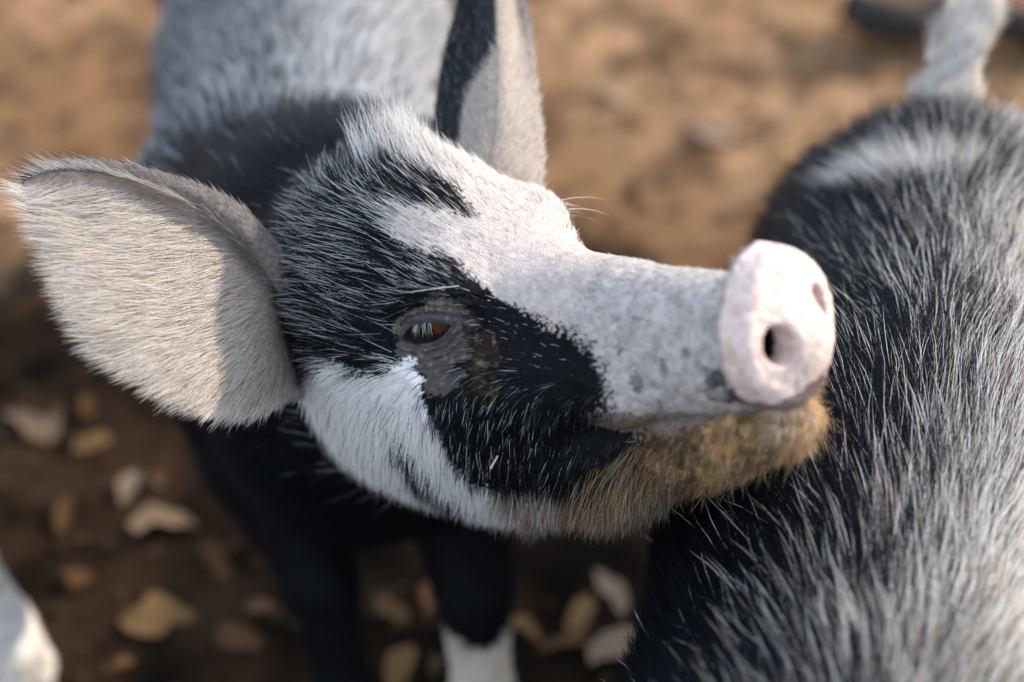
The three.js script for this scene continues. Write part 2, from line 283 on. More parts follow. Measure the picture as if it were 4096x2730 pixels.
const earRight = makeEar([
  [[1290, 1560, 1.0], [1160, 1590, 0.955], [1010, 1650, 0.912], [830, 1632, 0.886], [610, 1525, 0.872], [395, 1370, 0.866], [285, 1150, 0.87], [215, 985, 0.88], [140, 840, 0.89], [90, 730, 0.898]],
  [[1300, 1480, 1.03], [1170, 1460, 0.985], [1040, 1440, 0.932], [860, 1420, 0.902], [660, 1340, 0.886], [470, 1220, 0.878], [350, 1060, 0.88], [260, 930, 0.886], [160, 820, 0.894], [90, 730, 0.898]],
  [[1310, 1320, 1.04], [1160, 1240, 1.0], [1060, 1170, 0.957], [930, 1110, 0.934], [770, 1050, 0.917], [590, 965, 0.906], [430, 890, 0.9], [310, 825, 0.899], [185, 775, 0.898], [90, 730, 0.898]],
  [[1290, 1260, 1.02], [1150, 1130, 0.985], [1040, 1030, 0.966], [930, 945, 0.95], [800, 870, 0.936], [640, 800, 0.924], [490, 750, 0.913], [350, 725, 0.906], [205, 718, 0.901], [90, 730, 0.898]],
  [[1180, 1260, 0.97], [1105, 1130, 0.948], [1010, 985, 0.935], [910, 880, 0.927], [790, 800, 0.92], [640, 735, 0.912], [490, 692, 0.907], [345, 670, 0.903], [205, 680, 0.9], [90, 730, 0.898]],
  [[1290, 1240, 0.98], [1180, 1060, 0.953], [1060, 915, 0.942], [950, 815, 0.934], [815, 745, 0.926], [650, 690, 0.917], [495, 652, 0.911], [345, 640, 0.906], [200, 662, 0.901], [90, 730, 0.898]],
], 0.007, -1,
(s, t, q) => { const k = 0.7 + 0.5 * g3(q, 500), c = t > 0.72 ? mixc([0.36, 0.3, 0.26], [0.17, 0.15, 0.14], g3(q, 800)) : mixc([0.56, 0.43, 0.34], [0.46, 0.34, 0.26], sstep(0.35, 0.65, g3(q, 130))); return [c[0] * k, c[1] * k, c[2] * k]; },
(s, t, q) => { const k = 0.7 + 0.6 * g3(q, 500), c = t > 0.8 ? mixc([0.34, 0.29, 0.25], [0.15, 0.13, 0.12], g3(q, 800)) : [0.05, 0.045, 0.045]; return [c[0] * k, c[1] * k, c[2] * k]; });
const earLeft = makeEar([
  [[1730, 620, 1.03], [1742, 460, 1.035], [1770, 260, 1.045], [1825, 40, 1.06], [1880, -160, 1.07], [1960, -360, 1.08], [2000, -480, 1.085]],
  [[1850, 640, 1.0], [1860, 470, 1.02], [1880, 260, 1.04], [1910, 40, 1.058], [1935, -160, 1.07], [1970, -350, 1.08], [2000, -480, 1.085]],
  [[1960, 680, 0.985], [1985, 480, 1.0], [1990, 280, 1.02], [1985, 40, 1.04], [1980, -160, 1.055], [1990, -350, 1.075], [2000, -480, 1.085]],
  [[2080, 740, 0.99], [2090, 520, 1.01], [2080, 300, 1.035], [2055, 50, 1.06], [2030, -160, 1.07], [2015, -350, 1.08], [2000, -480, 1.085]],
  [[2165, 800, 1.0], [2165, 560, 1.02], [2140, 310, 1.04], [2105, 50, 1.06], [2070, -160, 1.07], [2030, -350, 1.08], [2000, -480, 1.085]],
], 0.007, -1,
(s, t, q) => { const k = 0.75 + 0.5 * g3(q, 300), c = t < 0.5 - 0.25 * sstep(0.42, 0.2, s) ? [0.035, 0.036, 0.042] : [0.5, 0.4, 0.33]; return [c[0] * k, c[1] * k, c[2] * k]; },
(s, t, q) => [0.05, 0.045, 0.045]);

// ---------- hair ----------
class Fur {
  constructor() { this.lots = { light: { p: [], n: [], c: [], i: [] }, dark: { p: [], n: [], c: [], i: [] } }; this.count = 0; }
  // root, skin normal, lie of the coat, length, width, lift off the skin, colours at root and tip
  add(r, root, N, comb, len, width, lift, c0, c1, o = {}) {
    const L = this.lots[c0[0] + c1[0] > 0.12 ? 'light' : 'dark'], b = L.p.length / 3, seg = len / 3, rx = (r() - 0.5) * (o.mess ?? 0.35), ry = (r() - 0.5) * (o.mess ?? 0.35), rz = (r() - 0.5) * (o.mess ?? 0.35);
    const curl = (r() - 0.5) * (o.curl ?? 0.5), grav = o.grav ?? 0.12;
    let x = root.x - N.x * 0.0012, y = root.y - N.y * 0.0012, z = root.z - N.z * 0.0012;
    const sx = comb.y * N.z - comb.z * N.y, sy = comb.z * N.x - comb.x * N.z, sz = comb.x * N.y - comb.y * N.x; // sideways
    const roll = (r() - 0.5) * 1.6, cr = Math.cos(roll), sr = Math.sin(roll);
    for (let k = 0; k <= 3; k++) {
      const t = k / 3, up = lift * (1 - 0.75 * t), w = width * [1, 0.95, 0.7, 0][k] * 0.5;
      let dx = comb.x + N.x * up + rx + sx * curl * t, dy = comb.y + N.y * up + ry + sy * curl * t - grav * t, dz = comb.z + N.z * up + rz + sz * curl * t;
      const m = Math.hypot(dx, dy, dz) || 1; dx /= m; dy /= m; dz /= m;
      let ax = dy * N.z - dz * N.y, ay = dz * N.x - dx * N.z, az = dx * N.y - dy * N.x; const q = Math.hypot(ax, ay, az) || 1; ax /= q; ay /= q; az /= q;
      const bx = ay * dz - az * dy, by = az * dx - ax * dz, bz = ax * dy - ay * dx;
      const wx = ax * cr + bx * sr, wy = ay * cr + by * sr, wz = az * cr + bz * sr;
      let cx = 0, cy = 0, cz = 0;
      if (o.pull) { const h = t * Math.sqrt(t); cx = o.pull.x * h; cy = o.pull.y * h; cz = o.pull.z * h; }
      const nx = N.x * 0.5 + bx * 0.6, ny = N.y * 0.5 + by * 0.6, nz = N.z * 0.5 + bz * 0.6, nm = Math.hypot(nx, ny, nz) || 1, c = k === 0 ? c0 : mixc(c0, c1, t);
      if (k < 3) { L.p.push(x + cx + wx * w, y + cy + wy * w, z + cz + wz * w, x + cx - wx * w, y + cy - wy * w, z + cz - wz * w); L.n.push((nx + wx * 0.6 * nm) / nm, (ny + wy * 0.6 * nm) / nm, (nz + wz * 0.6 * nm) / nm, (nx - wx * 0.6 * nm) / nm, (ny - wy * 0.6 * nm) / nm, (nz - wz * 0.6 * nm) / nm); L.c.push(...c, ...c); }
      else { L.p.push(x + cx, y + cy, z + cz); L.n.push(nx / nm, ny / nm, nz / nm); L.c.push(...c); }
      x += dx * seg; y += dy * seg; z += dz * seg;
    }
    L.i.push(b, b + 2, b + 1, b + 2, b + 3, b + 1, b + 2, b + 4, b + 3, b + 4, b + 5, b + 3, b + 4, b + 6, b + 5);
    this.count++;
  }
  build(parent, names = { light: 'light_fur', dark: 'dark_fur' }) {
    for (const k of ['light', 'dark']) {
      const L = this.lots[k];
      if (!L.p.length) continue;
      const g = new THREE.BufferGeometry();
      g.setAttribute('position', new THREE.BufferAttribute(new Float32Array(L.p), 3)); g.setAttribute('normal', new THREE.BufferAttribute(new Float32Array(L.n), 3)); g.setAttribute('color', new THREE.BufferAttribute(new Float32Array(L.c), 3)); g.setIndex(new THREE.BufferAttribute(new Uint32Array(L.i), 1));
      const m = new THREE.Mesh(g, k === 'light' ? MAT.lightHair : MAT.darkHair);
      m.name = names[k]; m.userData.kind = 'stuff'; m.castShadow = m.receiveShadow = true; parent.add(m);
    }
  }
}
// roots spread evenly over a surface; perM2(x, y, z, N) is how many hairs grow on a square metre there
function sow(g, r, most, each, visit) {
  const p = g.attributes.position.array, nn = g.attributes.normal.array, ix = g.index.array, A = V(), N = V();
  let owed = 0;
  for (let t = 0; t < ix.length; t += 3) {
    const a = ix[t] * 3, b = ix[t + 1] * 3, c = ix[t + 2] * 3, ux = p[b] - p[a], uy = p[b + 1] - p[a + 1], uz = p[b + 2] - p[a + 2], vx = p[c] - p[a], vy = p[c + 1] - p[a + 1], vz = p[c + 2] - p[a + 2];
    owed += 0.5 * Math.hypot(uy * vz - uz * vy, uz * vx - ux * vz, ux * vy - uy * vx) * most;
    while (owed > r()) {
      owed -= 1;
      let s = r(), w = r(); if (s + w > 1) { s = 1 - s; w = 1 - w; }
      A.set(p[a] + ux * s + vx * w, p[a + 1] + uy * s + vy * w, p[a + 2] + uz * s + vz * w);
      N.set(nn[a] * (1 - s - w) + nn[b] * s + nn[c] * w, nn[a + 1] * (1 - s - w) + nn[b + 1] * s + nn[c + 1] * w, nn[a + 2] * (1 - s - w) + nn[b + 2] * s + nn[c + 2] * w).normalize();
      const q = each(A, N);
      if (q && r() < q.density / most) visit(A, N, q);
      if (owed < -1) break;
    }
  }
}
const tangent = (d, N) => d.addScaledVector(N, -d.dot(N)).normalize();
const PULL = V();
function pullTo(root, N, size, strength) { // hairs of one lock lean together
  const i = Math.floor(root.x / size), j = Math.floor(root.y / size), k = Math.floor(root.z / size);
  PULL.set((i + 0.2 + 0.6 * hash3(i, j, k)) * size - root.x, (j + 0.2 + 0.6 * hash3(j, k, i + 9)) * size - root.y, (k + 0.2 + 0.6 * hash3(k, i, j + 5)) * size - root.z);
  PULL.addScaledVector(N, -PULL.dot(N)).multiplyScalar(strength);
  return PULL;
}
const tint = (c, k) => [c[0] * k, c[1] * k, c[2] * k];
const H = { white: [0.82, 0.79, 0.75], silver: [0.5, 0.5, 0.5], black: [0.0045, 0.0055, 0.0075], tan: [0.56, 0.31, 0.11], cream: [0.66, 0.55, 0.43], brown: [0.1, 0.055, 0.025] };
function poreTexture() { // tileable skin grain: pores, fine folds
  const n = 512, d = new Uint8Array(n * n * 4), wrap = (x, y, p) => { const ix = Math.floor(x), iy = Math.floor(y), fx = x - ix, fy = y - iy, h = (a, b) => hash3(((ix + a) % p + p) % p, ((iy + b) % p + p) % p, p), sx = fx * fx * (3 - 2 * fx), sy = fy * fy * (3 - 2 * fy); return lerp(lerp(h(0, 0), h(1, 0), sx), lerp(h(0, 1), h(1, 1), sx), sy); };
  for (let y = 0; y < n; y++) for (let x = 0; x < n; x++) { const u = x / n, v = y / n, a = wrap(u * 12, v * 20, 60), r = 1 - Math.abs(2 * wrap(u * 24, v * 36, 72) - 1), g = wrap(u * 70, v * 70, 70), k = clamp(0.3 * a + 0.35 * (1 - r * r) + 0.35 * g, 0, 1) * 255, o = (y * n + x) * 4; d[o] = d[o + 1] = d[o + 2] = k; d[o + 3] = 255; }
  const t = new THREE.DataTexture(d, n, n); t.wrapS = t.wrapT = THREE.RepeatWrapping; t.magFilter = THREE.LinearFilter; t.needsUpdate = true; return t;
}
const poreMap = poreTexture();
function unwrap(g, inHead) { // metres on the skin, one tile of grain every 4 cm
  const p = g.attributes.position, uv = new Float32Array(p.count * 2);
  for (let i = 0; i < p.count; i++) { const x = p.getX(i), y = p.getY(i), z = p.getZ(i); if (inHead) { const [f, u, l] = toHead(x, y, z); uv[i * 2] = f / 0.04; uv[i * 2 + 1] = (Math.atan2(-l, u + 0.04) * 0.055) / 0.04; } else { uv[i * 2] = (x + z * 0.7) / 0.04; uv[i * 2 + 1] = (y + z * 0.7) / 0.04; } }
  g.setAttribute('uv', new THREE.BufferAttribute(uv, 2)); return g;
}
const MAT = {
  skin: new THREE.MeshPhysicalMaterial({ vertexColors: true, roughness: 0.62, specularIntensity: 0.16, bumpMap: poreMap, bumpScale: 0.0007 }),
  lightHair: new THREE.MeshPhysicalMaterial({ vertexColors: true, roughness: 0.95, transmission: 0.4, thickness: 0, specularIntensity: 0.5, side: THREE.DoubleSide }),
  darkHair: new THREE.MeshPhysicalMaterial({ vertexColors: true, roughness: 0.38, specularIntensity: 0.16, side: THREE.DoubleSide }),
  ear: new THREE.MeshPhysicalMaterial({ vertexColors: true, roughness: 1, transmission: 0.45, thickness: 0, specularIntensity: 0.3, bumpMap: poreMap, bumpScale: 0.0011 }),
  hoof: new THREE.MeshStandardMaterial({ color: new THREE.Color().setRGB(0.12, 0.09, 0.07), roughness: 0.6 }),
};
const tagged = (o, label, category, group) => { o.userData.label = label; o.userData.category = category; if (group) o.userData.group = group; return o; };
function paint(g, fn) { const p = g.attributes.position.array, c = new Float32Array(p.length); for (let i = 0; i < p.length; i += 3) { const q = fn(p[i], p[i + 1], p[i + 2]); c[i] = q[0]; c[i + 1] = q[1]; c[i + 2] = q[2]; } g.setAttribute('color', new THREE.BufferAttribute(c, 3)); return g; }
function mesh(name, g, m, parent) { const o = new THREE.Mesh(g, m); o.name = name; o.castShadow = o.receiveShadow = true; parent.add(o); return o; }
function hoofGeo() { // one cloven foot: two toes, pointing +z
  const toes = [-1, 1].map((s) => { const g = new THREE.CylinderGeometry(0.013, 0.0165, 0.046, 12, 3); const p = g.attributes.position; for (let i = 0; i < p.count; i++) { const y = p.getY(i) / 0.046 + 0.5; p.setZ(i, p.getZ(i) * (1.5 - 0.25 * y) + (1 - y) * 0.014); p.setX(i, p.getX(i) * (1 - 0.25 * clamp(p.getZ(i) / 0.03, 0, 1))); } g.translate(s * 0.0155, 0.023, 0); g.computeVertexNormals(); return g; });
  return mergeGeometries(toes);
}
const HOOF = hoofGeo();
function addHooves(parent, legs, turn) { for (const leg of legs) { const e = leg[leg.length - 1], o = mesh('hoof', HOOF, MAT.hoof, parent); o.position.set(e[0], 0.002, e[2]); o.rotation.y = turn; } }

// ---------- build the first pig ----------
const box = (c, r) => [c.x - r, c.y - r, c.z - r];
const eyeGap = (x, y, z) => { const [f, u, l] = toHead(x, y, z); return Math.hypot(f - EYE[0], u - EYE[1], Math.abs(l) - EYE[2]); };
const headGeo = meshField(pig1Field, box(fromHead(0.06, -0.05, 0), 0.26), box(fromHead(0.06, -0.05, 0), -0.26), 0.0019, (x, y, z) => headSide(x, y, z) > 0 && eyeGap(x, y, z) > 0.031);
const eyePatches = [-1, 1].map((s) => { const c = fromHead(EYE[0], EYE[1], s * EYE[2]); return meshField(pig1Field, box(c, 0.036), box(c, -0.036), 0.0008, (x, y, z) => eyeGap(x, y, z) < 0.034); });
const trunkGeo = meshField(pig1Field, [-0.55, 0.0, -1.95], [0.1, 0.9, -0.6], 0.008, (x, y, z) => headSide(x, y, z) < 0.012);
const SOCK = 0.165;
function pig1Light(x, y, z) { // share of pale hairs in the coat of the trunk
  const n = fbm(x * 14, y * 14, z * 14) - 0.5, across = x + 0.19 - 0.1 * (z + 1) ; // + towards its left side
  return clamp((0.4 + 0.25 * sstep(-0.12, 0.06, across + n * 0.3)) * sstep(-0.93, -1.03, z + n * 0.14) * sstep(0.42, 0.54, y) + 0.008 * sstep(0.44, 0.5, y), 0, 1);
}
const trunkSkin = (x, y, z) => { const h = skinAt(x, y, z); if (h) return h; const g = 0.7 + 0.6 * noise3(x * 200, y * 200, z * 200); if (y < SOCK + 0.03 * (noise3(x * 50, 3, z * 50) - 0.5) && x > -0.1) return tint([0.6, 0.5, 0.4], g); return tint(mixc([0.0045, 0.005, 0.006], [0.42, 0.41, 0.41], pig1Light(x, y, z)), g); };
paint(headGeo, (x, y, z) => skinAt(x, y, z) || trunkSkin(x, y, z));
paint(trunkGeo, trunkSkin);
for (const g of eyePatches) paint(g, (x, y, z) => skinAt(x, y, z) || trunkSkin(x, y, z));
const headSkin = mergeGeometries([headGeo, ...eyePatches]);
const pig1 = new THREE.Group();
pig1.name = 'pig';
scene.add(tagged(pig1, 'black and white hairy pig in front, raising its pale snout, large ear spread left', 'pig', 'hairy pigs standing close together'));
mesh('body', mergeGeometries([unwrap(headSkin, true), unwrap(trunkGeo), unwrap(earRight.geo), unwrap(earLeft.geo)], true), [MAT.skin, MAT.skin, MAT.ear, MAT.ear], pig1);
addHooves(pig1, P1_LEGS, 0);
{ // eyes
  const ball = new THREE.SphereGeometry(EYE_R, 40, 28), cap1 = new THREE.SphereGeometry(EYE_R + 0.0003, 32, 10, 0, Math.PI * 2, 0, 0.68), cap2 = new THREE.SphereGeometry(EYE_R + 0.0006, 24, 8, 0, Math.PI * 2, 0, 0.36);
  const mb = new THREE.MeshPhysicalMaterial({ color: new THREE.Color().setRGB(0.06, 0.045, 0.04), roughness: 0.08, clearcoat: 1 }), mi = new THREE.MeshPhysicalMaterial({ color: new THREE.Color().setRGB(0.15, 0.045, 0.012), roughness: 0.1, clearcoat: 1, clearcoatRoughness: 0.03 }), mp = new THREE.MeshPhysicalMaterial({ color: new THREE.Color().setRGB(0.004, 0.004, 0.005), roughness: 0.05, clearcoat: 1 });
  for (const s of [-1, 1]) {
    const e = mesh('eye', ball, mb, pig1); e.position.copy(fromHead(EYE[0], EYE[1], s * EYE[2]));
    const gaze = HL.clone().multiplyScalar(s).addScaledVector(HA, -0.3).addScaledVector(HU, -0.2).normalize();
    e.quaternion.setFromUnitVectors(V(0, 1, 0), gaze);
    mesh('iris', cap1, mi, e); mesh('pupil', cap2, mp, e);
  }
}
const r1 = rng(11), fur1 = new Fur();
const BACK = HA.clone().negate(), DOWN = HU.clone().negate(), D = V();
sow(headSkin, r1, 900000, (p, N) => {
  const [f, u, l] = toHead(p.x, p.y, p.z), q = headZone(f, u, l, r1() - 0.5, r1() - 0.5), far = l > 0.03 && N.dot(HL) > 0.25 ? 0.35 : 1;
  const under = N.dot(HU) < -0.75 ? 0.4 : 1;
  if (f < -0.118) return null;
  const al = Math.hypot(f - EYE[0], u - EYE[1], Math.abs(l) - EYE[2]) < 0.026 ? almond(f, u) : 1;
  if (al < 0.005) return null;
  q.density = { white: lerp(560000, 900000, sstep(0, 0.06, f)), snout: lerp(850000, 400000, sstep(0.15, 0.2, f)), cheek: 620000, fringe: 520000, chin: 700000, lid: 140000, crust: 200000, disc: q.kind === 'disc' && f < 0.208 ? 60000 : 0, black: 470000 }[q.kind] * far * under;
  return q;
}, (p, N, q) => {
  const { f, a, kind } = q, side = sstep(1.1, 1.75, a), outward = q.l < 0 ? -1 : 1;
  D.copy(BACK).multiplyScalar(lerp(0.9, 0.32, side)).addScaledVector(HU, lerp(0.16, -1, side)).addScaledVector(HL, outward * 0.12);
  const crest = sstep(-0.02, -0.07, f) * sstep(0.5, 0.1, a);
  if (crest > 0) D.addScaledVector(HU, crest * 1.1).addScaledVector(HL, 0.7 * crest);
  const sw = noise3(p.x * 28, p.y * 28, p.z * 28) - 0.5; // the lie of the coat wanders
  D.addScaledVector(HU, sw * 0.5).addScaledVector(HL, (noise3(p.x * 31, p.y * 31 + 8, p.z * 31) - 0.5) * 0.4);
  tangent(D, N);
  const back = sstep(0.06, -0.09, f);
  let len = lerp(0.007, 0.026, back), lift = 0.28, c0 = H.black, c1 = H.black, width = 0.0003, mess = 0.35, lock = 0.35;
  const v = r1();
  if (kind === 'white') { len = lerp(lerp(0.006, 0.024, back), 0.046, crest); lift = lerp(0.2, 0.9, crest); mess = lerp(0.35, 0.6, crest); c0 = tint(H.white, 0.72 + 0.25 * v); c1 = v < 0.12 ? H.cream : tint(H.white, 0.95); if (r1() < 0.07 * sstep(0.08, 0.0, f)) { c0 = c1 = tint(H.brown, 1.2); } lock = lerp(0.35, 0.8, crest); }
  if (kind === 'snout') { len = 0.0042 + 0.002 * v; width = 0.00022; lift = 0.45; c0 = c1 = v < 0.35 ? tint(H.silver, 0.5) : tint(H.white, 0.75); if (q.u < -0.047) c0 = c1 = v < 0.5 ? H.brown : tint(H.tan, 0.6); }
  if (kind === 'cheek') { len = 0.024; width = 0.00033; c0 = tint(H.white, 0.95); c1 = tint(H.white, 1.05); lift = 0.15; if (v < 0.05) c0 = c1 = H.black; mess = 0.5; }
  if (kind === 'fringe') { len = 0.027; lift = 0.5; c0 = v < 0.5 ? tint(H.brown, 0.5) : mixc(tint(H.brown, 0.8), H.tan, v - 0.4); c1 = v < 0.25 ? tint(H.brown, 0.8) : v < 0.7 ? H.cream : tint(H.tan, 0.8); mess = 0.55; if (f < 0.06 && r1() < 0.28) c1 = c0 = tint(H.white, 0.85); }
  if (kind === 'chin') { const mat = fbm(p.x * 120, p.y * 120, p.z * 120); len = v < 0.06 ? 0.022 : lerp(0.005, 0.013, mat); lift = 0.55; lock = 0.9; const ripe = sstep(0.15, 0.2, f); c0 = mixc(tint(H.brown, 0.7), H.tan, ripe * (0.4 + 0.6 * v)); c1 = v < 0.3 + 0.4 * ripe ? [0.66, 0.42, 0.19] : tint(H.tan, 0.5); mess = 0.75; width = 0.0003; const kk = lerp(0.35, 1.15, sstep(0.35, 0.6, mat)); c0 = tint(c0, kk); c1 = tint(c1, kk); if (v > 0.93) c0 = c1 = H.cream; }
  if (kind === 'black') {
    const pale = lerp(0.13, 0.07, sstep(0.9, 1.3, a)) * sstep(0.12, 0.03, f) * (a > 2.3 ? 0.2 : 1);
    if (v > 0.9) { c0 = c1 = tint(H.silver, 0.2 + 0.3 * r1()); width = 0.00022; }
    else if (v < pale) { c0 = tint(H.silver, 1.0); c1 = tint(H.white, 1.0); len *= 1.2; width = 0.00034; } else { c0 = c1 = tint(H.black, 0.5 + 2.2 * r1() * r1()); }
    if (a > 1.3) len = lerp(0.013, 0.022, back) * (a > 2.4 ? 1.2 : 1);
  }
  if (kind === 'lid') { len = 0.005; width = 0.00018; c0 = c1 = v < 0.4 ? tint(H.silver, 0.7) : H.black; }
  if (kind === 'crust') { len = 0.011; c0 = c1 = v < 0.45 ? tint(H.black, 1.2) : v < 0.75 ? tint(H.brown, 1.3) : tint(H.cream, 0.6); lock = 0.8; }
  if (kind === 'disc') { len = 0.003; width = 0.0002; c0 = c1 = tint(H.white, 0.8); }
  len *= 0.7 + 0.6 * r1();
  fur1.add(r1, p, N, D, len, width * (0.8 + 0.5 * r1()), lift, c0, c1, { mess, pull: len > 0.012 || kind === 'chin' ? pullTo(p, N, 0.008, lock) : undefined, grav: 0.1 });
});
console.log('head hairs', fur1.count);
sow(trunkGeo, r1, 260000, (p, N) => {
  const h = toHead(p.x, p.y, p.z);
  const near = p.z > -1.12 ? 1 : 0.55;
  if (p.z < -1.75 || p.y < 0.06) return null;
  return { density: (h[0] > -0.25 ? 200000 : 95000) * near * (p.y < 0.38 || N.y < -0.3 ? 0.35 : 1), h };
}, (p, N, q) => {
  const h = q.h, w = sstep(-0.28, -0.14, h[0]);
  D.set(-0.04, -0.22, -1).lerp(BACK, w * 0.8).addScaledVector(V(Math.sign(N.x), 0, 0), 0.35 * Math.abs(N.x));
  if (p.y < 0.42) D.set(0, -1, -0.25);
  D.x += (noise3(p.x * 18, p.y * 18, p.z * 18) - 0.5) * 0.8; D.y += (noise3(p.x * 18 + 4, p.y * 18, p.z * 18) - 0.5) * 0.5;
  tangent(D, N);
  const sock = p.y < SOCK && p.x > -0.1, light = sock ? 0.95 : h[0] > -0.15 ? 0.07 : pig1Light(p.x, p.y, p.z), v = r1() < light;
  const c = v ? tint(sock ? H.white : [0.6, 0.62, 0.64], 0.7 + 0.4 * r1()) : tint(H.black, 0.7 + 1.5 * r1());
  fur1.add(r1, p, N, D, (sock ? 0.012 : p.y < 0.42 ? 0.022 : 0.034) * (0.7 + 0.6 * r1()), h[0] > -0.25 ? 0.00042 : 0.0006, 0.3, c, c, { mess: 0.4, pull: pullTo(p, N, 0.012, 0.4), grav: 0.2 });
});
console.log('trunk hairs', fur1.count);
function earFur(ear, r, most, fn) {
  const g = ear.geo0; // sampled on the grid so that s and t are known
  const { NS, NT } = ear, W = NT + 1;
  for (const [side, geo] of [['in', ear.inner], ['out', ear.outer]]) {
    const p = geo.attributes.position, n = geo.attributes.normal, A = V(), B = V(), Cc = V(), Dd = V(), N = V(), P = V(), S = V(), T = V();
    let owed = 0;
    for (let i = 0; i < NS; i++) for (let j = 0; j < NT; j++) {
      const k = i * W + j; A.fromBufferAttribute(p, k); B.fromBufferAttribute(p, k + 1); Cc.fromBufferAttribute(p, k + W); Dd.fromBufferAttribute(p, k + W + 1);
      S.subVectors(Cc, A).add(Dd).sub(B).multiplyScalar(0.5); T.subVectors(B, A).add(Dd).sub(Cc).multiplyScalar(0.5);
      owed += V().crossVectors(S, T).length() * most;
      while (owed > 1) {
        owed -= 1; const x = r(), y = r();
        P.copy(A).addScaledVector(S, x).addScaledVector(T, y); N.fromBufferAttribute(n, k).normalize();
        fn(side, (i + x) / NS, (j + y) / NT, P, N, S.clone().normalize(), T.clone().normalize());
      }
    }
  }
}
earFur(earRight, r1, 1500000, (side, s, t, P, N, S, T) => {
  const edge = t < 0.12 ? 1 : 0, v = r1();
  if (side === 'in') {
    const rimBand = t > 0.76, hollow = sstep(0.58, 0.26, s + (noise3(P.x * 90, P.y * 90, P.z * 90) - 0.5) * 0.3) * sstep(0.22, 0.4, t);
    if (rimBand ? v > 0.35 - 0.25 * sstep(0.3, 0.05, s) : v > lerp(0.95, 0.2, hollow)) return;
    D.copy(S).multiplyScalar(0.75).addScaledVector(T, t < 0.72 ? -0.55 - 0.4 * sstep(0.3, 0, t) : 0.5);
    D.addScaledVector(S, (noise3(P.x * 60, P.y * 60, P.z * 60) - 0.5) * 0.6); tangent(D, N);
    const k = 0.85 + 0.3 * r1(), c = rimBand ? (r1() < 0.5 ? tint(H.silver, 0.6 * k) : tint(H.black, 3)) : r1() < 0.1 ? tint(H.brown, k * 2) : mixc(tint(H.white, k), tint(H.cream, k), r1());
    fur1.add(r1, P, N, D, (rimBand ? 0.004 : edge ? 0.017 : 0.019) * (0.6 + 0.8 * r1()), 0.00025, 0.22, c, c, { mess: 0.28, pull: pullTo(P, N, 0.007, 0.45), grav: 0.06 });
  } else {
    if (v > 0.5) return;
    D.copy(S).addScaledVector(T, t > 0.5 ? 0.45 : -0.4); tangent(D, N);
    const top = t > 0.8, c = top ? (r1() < 0.6 ? tint(H.silver, 0.8 + 0.4 * r1()) : tint(H.brown, 1.5)) : r1() < 0.35 ? tint(H.silver, 0.9) : tint(H.black, 1 + r1());
    const bald = top && s < 0.25 && t > 0.9;
    fur1.add(r1, P, N, D, (bald ? 0.003 : top ? 0.015 : 0.014) * (0.6 + 0.8 * r1()), 0.0003, 0.5, c, c, { mess: 0.4, pull: pullTo(P, N, 0.006, 0.5), grav: 0.05 });
  }
});
earFur(earLeft, r1, 500000, (side, s, t, P, N, S, T) => {
  D.copy(S).addScaledVector(T, t > 0.5 ? 0.4 : -0.4); tangent(D, N);
  const dark = side === 'out' || t < 0.5 - 0.25 * sstep(0.42, 0.2, s), c = dark ? (r1() < 0.12 ? tint(H.silver, 0.7) : tint(H.black, 1 + r1())) : mixc(H.white, H.cream, r1());
  fur1.add(r1, P, N, D, 0.009 * (0.6 + 0.8 * r1()), 0.0003, 0.35, c, c, { mess: 0.4, grav: 0 });
});
console.log('ear hairs', fur1.count);
fur1.build(pig1);
{ // lashes and the long bristles over the eyes
  const lash = new Fur(), r = rng(5);
  for (const s of [-1, 1]) for (let i = 0; i < (s < 0 ? 46 : 40); i++) {
    const x = lerp(-0.0172, 0.009, r()), y = 0.0082 * (1 - (x / 0.0185) ** 2) - 0.003, c = Math.cos(SLIT), sn = Math.sin(SLIT);
    const f = EYE[0] + x * c - y * sn, u = EYE[1] + x * sn + y * c, w = Math.sqrt(Math.max(0.0243 ** 2 - (f - EYE[0]) ** 2 - (u - EYE[1]) ** 2, 1e-5));
    const root = fromHead(f, u, s * (EYE[2] + w)), N = HL.clone().multiplyScalar(s);
    D.copy(DOWN).multiplyScalar(0.7).addScaledVector(HA, 0.12 + 10 * x + 0.35 * (r() - 0.5)).normalize();
    lash.add(r, root, N, D, 0.0095 * (0.55 + 0.7 * r()), 0.00024, 0.7, H.white, H.white, { mess: 0.5, curl: 0.3, grav: 0 });
  }
  for (const s of [-1, 1]) for (let i = 0; i < 16; i++) {
    const f = lerp(-0.015, 0.028, r()), u = lerp(0.016, 0.03, r()), l = s * lerp(0.05, 0.062, r());
    D.copy(BACK).addScaledVector(HU, s < 0 ? -0.1 : 0.1).addScaledVector(HL, s * 0.4); const N = HL.clone().multiplyScalar(s).addScaledVector(HU, 0.4).normalize();
    if (s > 0) D.copy(HA).multiplyScalar(0.3).addScaledVector(HL, 0.8).addScaledVector(DOWN, 0.1);
    tangent(D, N);
    lash.add(r, fromHead(f, u, l), N, D, 0.034 * (0.6 + 0.7 * r()), 0.0006, s > 0 ? 0.9 : 0.4, H.white, tint(H.cream, 1.1), { mess: 0.5, curl: 0.6, grav: 0.15 });
  }
  lash.build(pig1, { light: 'eyelashes', dark: 'eyelashes' });
}
